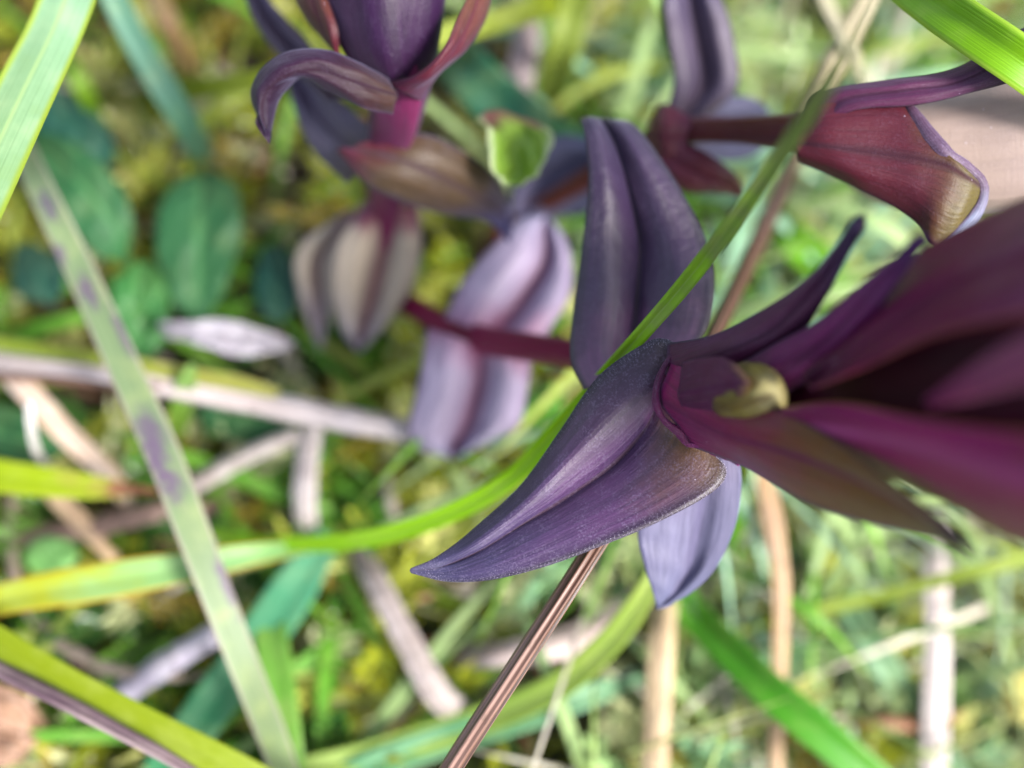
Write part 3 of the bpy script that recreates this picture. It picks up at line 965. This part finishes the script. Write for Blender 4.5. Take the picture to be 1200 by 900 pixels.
# ------------------------------------------------------------------ living grass blades that can be told apart
YG, LG, TEAL = '#86a818', '#8fb84a', '#4f9470'
grass('slender bright grass blade arching over the turf and passing behind the violet leaf',
      [(235, 622, -7), (300, 634, 106), (400, 635, 100), (500, 612, 95), (590, 566, 90), (650, 506, 85), (740, 404, 78.5), (800, 335, 74), (860, 258, 68), (915, 180, 61), (955, 120, 54), (993, 55, 47), (1030, -25, 41)],
      [8, 16, 21, 23, 23, 21, 19, 21, 22, 22, 19, 16, 8], green('#a8e018', '#7c8e58', rib='#a4b872', tipcut=(0.5, 0.8), trans=0.4), twist=(20, 10), fold=0.5, root='start', nv=140)
grass('broad two toned pale green grass blade standing tall beside the dark oval leaves',
      [(-75, 330, 82), (-45, 262, 78), (20, 122, 72), (60, 40, 69), (85, -20, 67), (140, -130, 62)], [60, 72, 70, 66, 62, 20], green('#7e9e66', '#86ae90', rib='#94b078', edge='#8fa63c', trans=0.12), twist=(10, 25), fold=0.35, root='start', thick=0.2)
grass('long pale grass blade with purple blotches slanting across the litter',
      [(5, 130, -9), (40, 205, 104), (95, 320, 100), (145, 430, 97), (190, 530, 95), (225, 620, 94), (255, 700, 94), (290, 790, 95), (325, 880, 97), (350, 960, 100)],
      [26, 30, 34, 38, 40, 40, 38, 36, 34, 30], lambda at_v: green('#728660', '#84984a', spots=('#5a4464', tuple((u_, at_v(x_, y_), ru_, rv_) for x_, y_, u_, ru_, rv_ in ((52, 243, .5, .28, .011), (66, 300, .15, .2, .008), (96, 345, .45, .28, .013), (184, 508, .4, .45, .024), (194, 540, .25, .25, .02), (204, 568, .4, .35, .018), (246, 690, .85, .15, .03), (120, 400, .85, .12, .02)))), edge='#9a9284', trans=0.12), twist=(8, -18), fold=0.2, root='both', nv=110)
grass('yellowing grass blade with brown nicks along its edge over the pale blotched blade',
      [(-90, 735, 97), (0, 703, 97), (100, 685, 97), (200, 668, 98), (310, 648, 101), (380, 640, -8)], [34, 38, 46, 40, 26, 6], green('#b4b824', '#8fbe78', edge='#b89a2a', tipcut=(0.6, 0.85)), twist=(15, -20), root='start')
grass('smooth yellow green grass blade lying alongside a ragged purple straw',
      [(-80, 705, 92), (0, 757, 90), (80, 805, 89), (170, 850, 88.5), (260, 892, 88.5), (360, 940, 90)], [36, 40, 42, 40, 36, 30], green('#8a9c14', '#9fb432', stripe=0.2), twist=(5, 10), fold=0.35, root='both')
grass('short bright yellow green blade with reddish withered tip',
      [(-80, 545, 104), (0, 558, 103), (80, 568, 103), (140, 573, 104), (185, 576, 105)], [38, 38, 32, 20, 5], green('#98ae0a', '#9a4a44', edge='#a8b828', tipcut=(0.78, 0.95)), root='start')
grass('green sheath edged blade lying along the thick grey straw',
      [(-70, 392, -12), (0, 405, 112), (100, 418, 109), (200, 436, 107.5), (280, 450, 107), (326, 462, 107.5)], [16, 18, 18, 18, 18, 12], green('#8aa024', '#9c9a44', edge='#b8b070'), root='start')
grass('teal green grass blade leaning above the moss beside the broad pale blade',
      [(115, -60, 108), (135, 0, 110), (175, 75, 113), (215, 140, 117), (240, 185, -7)], [26, 30, 32, 32, 30], green('#5a9078', '#66a080', stripe=0.2), root='end')
grass('thin yellow green grass blade running behind the hooked dark bract',
      [(190, 112, -9), (240, 103, 117), (310, 92, 112), (430, 65, 110), (560, 30, 112), (650, 2, 116), (720, -40, -6)], [18, 22, 24, 24, 26, 26, 18], green('#8f9e1a', '#a8b83a'), root='both')
grass('small green grass blade poking out between moss and oval leaves',
      [(60, 50, -10), (85, 82, 120), (105, 120, 122), (125, 160, -4)], [14, 22, 20, 14], green('#6f9a1a', '#7a9c20'), root='end')
grass('broad blue green blade slanting under the purple bud stem',
      [(500, 30, -6), (540, 75, 118), (590, 125, 116), (640, 160, 115), (690, 175, -8)], [50, 60, 62, 55, 36], green('#2f6e52', '#5fae84', stripe=0.2), root='end')
grass('upright yellow green grass leaf between the blue green blade and the olive moss',
      [(690, -60, 112), (672, 10, 116), (655, 70, 119), (640, 130, -6)], [26, 38, 40, 30], green('#9cae4a', '#8fae2a'), root='end')
grass('narrow turquoise grass tip beside the grey violet leaf',
      [(740, -120, 92), (762, -40, 94), (778, 15, 96), (790, 60, 98), (803, 105, 101)], [28, 28, 24, 16, 2], green('#6cb0a0', '#8aa850', stripe=0.15), root='start')
grass('wide vivid green grass blade above the maroon hooded bracts',
      [(960, -130, 100), (1030, -50, 84), (1090, 0, 78), (1145, 38, 75), (1210, 82, 74), (1300, 150, 78), (1400, 230, 90)], [40, 48, 52, 54, 54, 50, 46], green('#7fb80a', '#8fc814', stripe=0.25, edge='#a8d040'), twist=(0, 12), root='both')
grass('straight bright green grass blade slanting below the hanging blue leaf',
      [(770, 660, -8), (805, 712, 112), (850, 758, 108), (905, 812, 104), (965, 862, 102), (1040, 925, 102), (1100, 975, 104)], [24, 38, 42, 44, 44, 40, 36], green('#4f9c22', '#62b02e', stripe=0.2), fold=0.45, root='end')
grass('pale yellow green blade curving up beneath the hanging blue leaf',
      [(330, 905, -8), (430, 885, 113), (540, 852, 108), (640, 812, 103), (705, 762, 100), (752, 702, 98), (775, 650, 98)], [26, 30, 34, 34, 32, 26, 10], green('#8fae48', '#a4bc50', rib='#b8cc78'), root='start')
grass('blue green blade lying low across the pale yellow green one',
      [(330, 950, -6), (420, 905, 116), (520, 868, 114), (620, 838, 115), (700, 812, 117), (755, 795, -6)], [34, 36, 36, 34, 26, 8], green('#5f9c6c', '#86b48c'), root='start')
grass('wide blue green blade slanting under the pale blotched blade',
      [(180, 920, 113), (230, 850, 112), (290, 770, 112), (345, 690, 114), (385, 625, -6)], [46, 52, 54, 52, 30], green('#3f8a5c', '#57a07c', stripe=0.2), root='start')
grass('upright mid green blade crossing the wide blue green blade',
      [(345, 960, 110), (335, 880, 112), (325, 800, 114), (318, 735, 117), (330, 690, -5)], [36, 40, 42, 36, 20], green('#6ea83a', '#7ab04a'), root='start')
grass('small light green shoot standing over the thick grey straw',
      [(206, 520, -5), (210, 490, 112), (217, 455, 107), (226, 428, 104)], [16, 24, 24, 10], green('#7ea838', '#8ab860'), root='start')
grass('thin yellow green grass stem with a red joint below the dark bract point',
      [(900, 730, -6), (940, 718, 118), (1010, 704, 114), (1080, 686, 112), (1165, 664, 110), (1260, 640, 112)], [8, 12, 14, 14, 16, 16], green('#9cb03c', '#a86040', tipcut=(0.6, 0.75)), root='both')
grass('hair thin dark green blade drawn straight across the pale grass',
      [(800, 772, -6), (900, 760, 112), (1000, 748, 110), (1100, 737, 110), (1260, 718, 112)], [4, 6, 6, 6, 6], green('#4f7a3a', '#5a8a40'), root='both')
grass('pale mint grass blade slanting behind the bright green straight blade',
      [(940, 640, -5), (985, 700, 126), (1030, 770, 122), (1075, 840, 120), (1130, 930, 122)], [28, 34, 36, 36, 30], green('#8fb88e', '#a8ccb0'), root='end')
grass('soft green blade leaning under the pale flower',
      [(1000, 350, -6), (960, 310, 124), (920, 270, 121), (885, 235, -7)], [30, 40, 38, 20], green('#6aa81a', '#7ab428'), root=None)

# ------------------------------------------------------------------ dead straw
stalk('sharp chestnut brown straw with fine ridges leaning behind the pointed violet leaf',
      [(470, 1000, 77), (530, 898, 76.5), (610, 775, 76.8), (692, 648, 78), (760, 535, 82), (830, 405, 92), (880, 300, 104), (925, 200, 116), (950, 140, -4)],
      [32, 31, 30, 29, 27, 25, 24, 24, 20], straw('#6e4e40', '#98786c', dark='#2c1610', lines=0.95, rough=0.35), root='start', ridges=8, ridge_amp=0.11, sides=42, nseg=140, noise=0.02)
stalk('thick pale grey straw lying level across the herb leaves',
      [(-90, 395, -7), (0, 425, 111), (130, 440, 109), (250, 462, 108), (380, 488, 108), (480, 506, 110)], [30, 34, 36, 38, 40, 36], straw('#d4c8c6', '#b8aaa4', dark='#86706a', lines=0.5), root='start')
stalk('thin dark brown straw resting on the thick grey one',
      [(-60, 440, 108), (20, 442, 106.5), (80, 446, 105.5), (150, 455, 105.5), (190, 452, 106)], [7, 12, 10, 8, 5], straw('#5a3028', '#8a6a58', dark='#2a1614'), root='start')
stalk('tan straw slanting down under the yellow green blade with withered tip',
      [(-40, 390, -6), (20, 445, 111), (75, 505, 110), (128, 556, 112), (150, 590, -5)], [26, 30, 30, 26, 20], straw('#c8a890', '#d8c4b4', dark='#8a6448', lines=0.4), root='start')
stalk('pale tan straw end below the withered yellow green blade',
      [(40, 545, -5), (70, 585, 114), (105, 622, 114), (135, 655, -4)], [20, 24, 22, 14], straw('#d8b894', '#c0a080', lines=0.3))
stalk('tiny white bent straw end standing by the tan straw',
      [(34, 470, 103), (37, 500, 103.5), (44, 530, 106), (58, 552, 111), (70, 575, -4)], [9, 11, 11, 10, 8], straw('#e0dcd8', '#c8c0b8', lines=0.3), ridges=3)
stalk('white grey straw standing under the end of the thick straw',
      [(372, 480, 111), (362, 530, 113), (358, 580, 115), (362, 625, -4)], [22, 28, 30, 26], straw('#cfc4c2', '#b8aca8', lines=0.3), root='end')
stalk('soft grey straw slanting up towards the thick straw',
      [(205, 585, -4), (235, 565, 114), (290, 535, 113), (350, 508, 113)], [22, 28, 26, 22], straw('#b8a8a0', '#cfc4bc', lines=0.3))
stalk('dull brown straw lying level behind the blotched blade',
      [(-70, 632, -4), (0, 632, 115), (100, 620, 115), (190, 600, 116), (260, 592, -4)], [22, 28, 28, 26, 20], straw('#a08274', '#8a6e62', lines=0.35))
stalk('thin grey straw bent in a wide loop below the yellowing blade',
      [(15, 560, -4), (12, 620, 112), (22, 690, 110), (60, 745, 109), (120, 780, 110), (190, 793, 112), (260, 790, -3)], [8, 12, 14, 16, 16, 12, 8], straw('#8a7a6c', '#a89888', lines=0.3), nseg=110)
stalk('short lilac grey straw half hidden by the yellow green blade',
      [(110, 840, -3), (140, 818, 114), (190, 782, 112), (250, 745, 113), (275, 728, -3)], [28, 36, 38, 34, 24], straw('#b4aab8', '#c8c0c8', dark='#8a7c88', lines=0.3))
stalk('ragged purple brown straw lying by the smooth yellow green blade',
      [(-70, 745, 90), (0, 785, 88.5), (60, 815, 87.5), (130, 852, 87), (200, 890, 87), (270, 935, 88), (330, 980, 92)], [20, 24, 24, 22, 18, 14, 10], straw('#a08c8c', '#5c4450', dark='#2e1c24', lines=0.75), root='both', flat=0.6, ridges=3, ridge_amp=0.14, noise=0.12, nseg=120)
stalk('grey stick with an orange broken end lying in the moss',
      [(415, 635, -3), (445, 690, 115), (480, 755, 113), (515, 815, 113), (548, 838, -5)], [26, 32, 34, 36, 30], straw('#b0a4a0', '#9a8e88', lines=0.35))
stalk('pale pinkish straw crossing behind the chestnut straw',
      [(540, 770, -3), (600, 766, 113), (680, 748, 111), (735, 715, 112), (760, 690, -3)], [24, 32, 38, 34, 20], straw('#cbb8b0', '#b09a90', lines=0.3))
stalk('pale tan straw standing straight below the hanging blue leaf tip',
      [(782, 680, -4), (777, 740, 108), (772, 810, 106), (768, 890, 105), (765, 980, 107)], [28, 32, 34, 34, 32], straw('#cdb48e', '#bfa480', lines=0.25), root='end')
stalk('slim tan straw with a dark edge running down from the flower',
      [(890, 545, 112), (905, 610, 110), (915, 690, 109), (913, 780, 109), (910, 870, 109), (908, 960, 112)], [26, 26, 24, 22, 20, 18], straw('#c8a478', '#b8987c', dark='#5a3a2c', lines=0.5), root='both')
stalk('bleached white straw standing in the pale grass below the dark bract point',
      [(1092, 590, -3), (1095, 660, 118), (1097, 740, 116), (1096, 820, 115), (1094, 900, 115), (1092, 990, 118)], [28, 32, 34, 36, 34, 30], straw('#d8ccc8', '#c4b4ac', lines=0.25), root='end')
stalk('small pinched brown straw joint against the bleached straw',
      [(985, 848, -4), (1030, 846, 119), (1080, 850, 116), (1110, 842, 115), (1150, 825, -4)], [6, 12, 18, 12, 6], straw('#8a5a3c', '#a07850', lines=0.4))
stalk('cream straw crossing the paler one above the pale flower',
      [(945, -40, 112), (975, 20, 116), (1000, 70, 119), (1025, 120, -4)], [16, 20, 20, 16], straw('#cfc4a0', '#d8d0b4', lines=0.25), root='start')
stalk('wan cream straw slanting down behind the grass tip and the maroon bract',
      [(1040, -50, 116), (1005, 20, 118), (965, 95, 120), (920, 170, -4)], [18, 22, 24, 20], straw('#cfc0a0', '#bfae8e', lines=0.25), root=None)
stalk('brownish straw leaning in the moss beyond the teal blade',
      [(150, -60, -4), (185, 0, 125), (205, 45, 125), (228, 95, -3)], [20, 26, 26, 18], straw('#a08858', '#8a6a48', lines=0.4))
stalk('grey mauve straw upright between bud and blue green blade',
      [(622, 20, -3), (615, 60, 124), (608, 110, 124), (600, 160, -3)], [26, 34, 34, 26], straw('#9a8488', '#b0a0a0', lines=0.35))

# ------------------------------------------------------------------ herb leaves
DK = green('#2c5e38', '#3a7044', rib='#548a54', trans=0.12, stripe=0.15, mottle=0.1, rough=0.5, spec=0.25)
DT = green('#1e4c40', '#285a4c', rib='#3a7058', trans=0.12, stripe=0.15, mottle=0.1, rough=0.5, spec=0.25)
MG = green('#3a7a3a', '#4a8a48', rib='#6aa060', trans=0.2, stripe=0.15, mottle=0.15)
herb('dark green oval leaf with a pale midrib beside the hooked bract',
     [((225, 200, 121), (235, 205, 121), (250, 200, 121)), ((190, 235, 119), (233, 240, 121), (278, 222, 119)), ((182, 285, 118), (232, 290, 120), (282, 275, 118)), ((198, 345, 119), (232, 340, 121), (266, 330, 119)), ((226, 378, 121), (232, 380, 121.5), (240, 378, 121))],
     (0.8, 0.8), DK, seed=41)
herb('large deep green oval leaf under the pale blotched blade',
     [((30, 150, 121), (38, 165, 121), (30, 180, 121)), ((85, 165, 118), (85, 205, 119), (60, 240, 118)), ((135, 210, 118), (120, 245, 119), (90, 275, 118)), ((155, 260, 119), (140, 280, 120), (115, 300, 119)), ((148, 308, 122), (146, 309, 122), (143, 310, 122))],
     (0.8, 0.8), DK, seed=42)
herb('deep green leaf tucked behind the broad two toned blade',
     [((20, 90, 124), (30, 100, 124), (20, 115, 124)), ((75, 105, 123), (75, 140, 124), (50, 165, 123)), ((125, 150, 123), (112, 170, 124), (90, 190, 123)), ((138, 190, 125), (136, 191, 125), (134, 192, 125))],
     (0.6, 0.6), DT, seed=43)
herb('mid green rounded leaf below the dark oval one',
     [((155, 305, 121), (165, 308, 121), (178, 305, 121)), ((128, 340, 119), (160, 345, 120), (195, 335, 119)), ((135, 385, 119), (162, 390, 120), (198, 385, 119)), ((165, 420, 121), (170, 421, 121), (176, 420, 121))],
     (0.6, 0.6), MG, seed=44)
herb('small bluish green leaf in the dark gap by the blotched blade',
     [((20, 290, 124), (30, 285, 124), (42, 285, 124)), ((15, 320, 122), (45, 318, 123), (72, 305, 122)), ((25, 348, 123), (50, 345, 123.5), (75, 335, 123)), ((62, 358, 125), (64, 358, 125), (66, 357, 125))],
     (0.5, 0.5), DT, seed=45)
herb('small round blue green leaf between the white scrap and the pale gentian leaf',
     [((308, 290, 124), (322, 288, 124), (336, 290, 124)), ((298, 325, 122), (323, 328, 123), (348, 325, 122)), ((303, 360, 122), (325, 362, 123), (346, 360, 122)), ((322, 380, 124), (325, 381, 124), (328, 380, 124))],
     (0.5, 0.5), DT, seed=46)
herb('dark green leaf lying below the thick grey straw',
     [((225, 480, 121), (235, 490, 121), (240, 505, 121)), ((265, 462, 119), (275, 490, 120), (270, 515, 119)), ((305, 468, 119), (312, 495, 120), (305, 520, 119)), ((340, 492, 121), (342, 495, 121), (341, 498, 121))],
     (0.5, 0.5), DK, seed=47)
herb('dark green leaf at the rim beneath the tan straw',
     [((-60, 470, 121), (-60, 500, 121), (-60, 530, 121)), ((0, 475, 119), (5, 510, 120), (5, 540, 119)), ((50, 490, 119), (50, 520, 120), (48, 545, 119)), ((85, 520, 121), (86, 522, 121), (85, 524, 121))],
     (0.5, 0.5), DK, seed=48)
herb('small light green round leaf above the yellowing blade',
     [((30, 660, 114), (35, 668, 114), (45, 675, 114)), ((32, 640, 112), (58, 655, 112.5), (78, 668, 112)), ((50, 630, 112), (72, 640, 112.5), (90, 655, 112)), ((80, 632, 113), (85, 636, 113), (90, 642, 113))],
     (0.4, 0.4), green('#7fb868', '#8ac070', trans=0.25, stripe=0.1), seed=49)
herb('small green leaf peeping out beside the violet leaf and bright blade',
     [((612, 505, 112), (620, 500, 112), (630, 505, 112)), ((610, 475, 110), (632, 478, 111), (655, 485, 110)), ((625, 455, 110), (642, 460, 111), (660, 470, 110)), ((655, 448, 112), (657, 450, 112), (659, 453, 112))],
     (0.4, 0.4), green('#4f8a28', '#5a982e', trans=0.2), seed=50)
herb('bright green folded leaf tip with a purple corner beside the upright violet leaf',
     [((560, 135, 95), (585, 128, 97), (640, 150, 96)), ((572, 158, 92), (608, 150, 96), (648, 160, 93)), ((574, 185, 90.5), (607, 178, 95), (640, 188, 91)), ((582, 208, 90.5), (605, 208, 93.5), (626, 206, 91)), ((598, 216, 91), (604, 217, 91.5), (610, 216, 91))],
     (-0.3, -0.3), green('#7a4a4c', '#98be48', edge='#c8d4a8', trans=0.4, stripe=0.5, tipcut=(0.08, 0.3)), name='curled_leaf', cat='leaf', seed=51, wob=0.3)
herb('twisted whitish dead leaf scrap under the dark oval leaf',
     [((186, 378, 114), (188, 384, 114), (190, 390, 114)), ((215, 378, 112), (225, 392, 113), (235, 404, 112)), ((265, 375, 112), (270, 395, 113.5), (275, 416, 112)), ((310, 388, 113), (312, 400, 114), (312, 414, 113)), ((345, 402, 115), (346, 404, 115), (346, 406, 115))],
     (0.5, 0.5), straw('#c4c0c8', '#aaa2a8', dark='#857a88', lines=0.5), name='dead_leaf', cat='dead leaf', seed=52, wob=0.5)
herb('pinkish tan dead leaf beneath the ragged purple straw',
     [((-70, 790, 114), (-60, 830, 114), (-60, 880, 114)), ((-10, 800, 111), (-5, 845, 112), (-5, 900, 111)), ((30, 815, 111), (38, 855, 112), (25, 890, 111)), ((55, 850, 113), (56, 852, 113), (55, 856, 113))],
     (0.6, 0.6), straw('#927058', '#b08c74', dark='#4a3226', lines=0.8), name='dead_leaf', cat='dead leaf', seed=53)
herb('yellowish dead leaf half seen in the pale grass beyond the bleached straw',
     [((1250, 770, 128), (1260, 800, 128), (1260, 840, 128)), ((1205, 775, 126), (1205, 810, 127), (1210, 850, 126)), ((1178, 800, 127), (1178, 820, 127.5), (1182, 842, 127))],
     (0.6, 0.6), straw('#c8b860', '#b8a850', lines=0.2), name='dead_leaf', cat='dead leaf', seed=54)

# ------------------------------------------------------------------ understorey of thin grass, thick in the hollow beyond the flowers
FILL = [('thin pale green grass blade low down in the turf', green('#b0cc88', '#c4dca0', stripe=0.2)),  # pale and mint kinds are lightened in colour to brighten the shaded hollow
        ('thin mint green grass blade low down in the turf', green('#9ccca8', '#b4dcc4', stripe=0.2)),
        ('thin bright green grass blade low down in the turf', green('#62a02a', '#86b83a', stripe=0.2)),
        ('thin straw coloured grass blade low down in the turf', straw('#d8ccb0', '#e4dccc', lines=0.2)),
        ('thin olive green grass blade low down in the turf', green('#98a840', '#b0b860', stripe=0.2))]


FILL_SEED = 21


def project(p):
    v = p - CAM
    z = np.dot(v, FWD)
    return 600 + FPX * np.dot(v, RIGHT) / z, 450 - FPX * np.dot(v, UP) / z, z


def fill_grass():
    rng = np.random.default_rng(FILL_SEED)
    n = 0
    tries = 0
    while n < 290 and tries < 6000:
        tries += 1
        x, y = rng.uniform(-66, 84), rng.uniform(-56, 80)
        if x < 8 and rng.random() < 0.8:
            continue
        z = float(terrain(x * MM, y * MM)) / MM - 1.5
        a = rng.uniform(0, 6.28)
        L = rng.uniform(16, 42)
        rise = rng.uniform(0.15, 0.6)
        o = np.array([x, y, z])
        d = np.array([math.cos(a), math.sin(a), 0])
        hmax = 8 if x < 8 else 20
        h = min(L * rise, hmax)
        P = np.array([o, o + d * L * .3 + [0, 0, h * .75], o + d * L * .65 + [0, 0, h], o + d * L + [0, 0, h * rng.uniform(.3, 1.0)]]) * MM
        P[3, 2] = max(P[3, 2], float(terrain(P[3, 0], P[3, 1])) + 2 * MM)
        q = project(P[1])
        if not (20 < q[0] < 1180 and 20 < q[1] < 880):
            continue
        if any(abs(project(p)[0] - 772) < 45 and project(p)[1] > 690 for p in P) or any(abs(project(p)[0] - 1095) < 40 and project(p)[1] > 630 for p in P):
            continue                        # the two straws stand clear
        W = np.array([0.8, 1.0, 0.8, 0.05]) * rng.uniform(0.6, 2.0) * MM
        i = int(rng.choice(5, p=[.34, .26, .2, .07, .13] if x > 8 else [.1, 0, .5, 0, .4]))
        if i == 3:
            W = W * 0.6
        G = blade_grid(P, W, (rng.uniform(-40, 40), rng.uniform(-60, 60)), 0.3, nv=18, nu=5, face=np.array([0, 0, 1.0]))
        V, F, UV = solid_grid(G, 0.1 * MM)
        ob = mesh_obj('grass_blade', V, F, UV, FILL[i][1], None, P[0])
        tag(ob, FILL[i][0], 'grass blade', FILL[i][0].replace('blade', 'blades'))
        n += 1


fill_grass()


def outer_grass():
    """the same turf going on round about"""
    far = [srgb(c)[:3] for c in ('#8fb060', '#78a83a', '#9cb890', '#a8a860', '#c0b490', '#5c8c34')]
    parts = []
    pale = [srgb(c)[:3] for c in ('#d0e4b0', '#c0e0c4', '#b8d878', '#e4e0cc', '#d8e494')]
    dim = [srgb(c)[:3] for c in ('#5c8c34', '#78a83a', '#9c9c60')]
    for i in range(4400):
        inner = i >= 2600
        x, y = (rng.uniform(-66, 90), rng.uniform(-56, 84)) if inner else (rng.uniform(-230, 230), rng.uniform(-200, 230))
        if not inner and -95 < x < 112 and -85 < y < 105:
            continue
        if inner and x < 6 and rng.random() < 0.8:
            continue
        a, L = rng.uniform(0, 6.28), rng.uniform(18, 60)
        h, wd = L * rng.uniform(0.3, 0.9), rng.uniform(0.8, 2.6)
        cols = far
        if inner:
            L = rng.uniform(10, 30)
            h, wd = min(L * rng.uniform(0.2, 0.7), 8 if x < 6 else 15), rng.uniform(0.25, 0.8)
            cols = pale if x > 6 else dim
        d = np.array([math.cos(a), math.sin(a), 0])
        s = np.array([-math.sin(a), math.cos(a), 0])
        o = np.array([x, y, float(terrain(x * MM, y * MM)) / MM - 3])
        V = []
        for j in range(6):
            t = j / 5
            p = o + d * L * (0.25 * t + 0.6 * t * t) + np.array([0, 0, h * math.sin(1.9 * t)])
            q = wd * (1 - t ** 3) / 2 + 0.03
            V += [p - s * q, p + np.array([0, 0, -0.2 * wd]), p + s * q, p + np.array([0, 0, -0.2 * wd - 0.12])]
        F = [(j * 4 + q, j * 4 + (q + 1) % 4, j * 4 + 4 + (q + 1) % 4, j * 4 + 4 + q) for j in range(5) for q in range(4)]
        parts.append((np.array(V) * MM, np.array(F), np.array(cols[rng.integers(len(cols))]) * rng.uniform(.6, .9)))
    scatter_mesh('grass', parts, attr_mat('outer_grass', 0.45, 0.25, 0.4))['label'] = 'turf grass growing all round'


outer_grass()
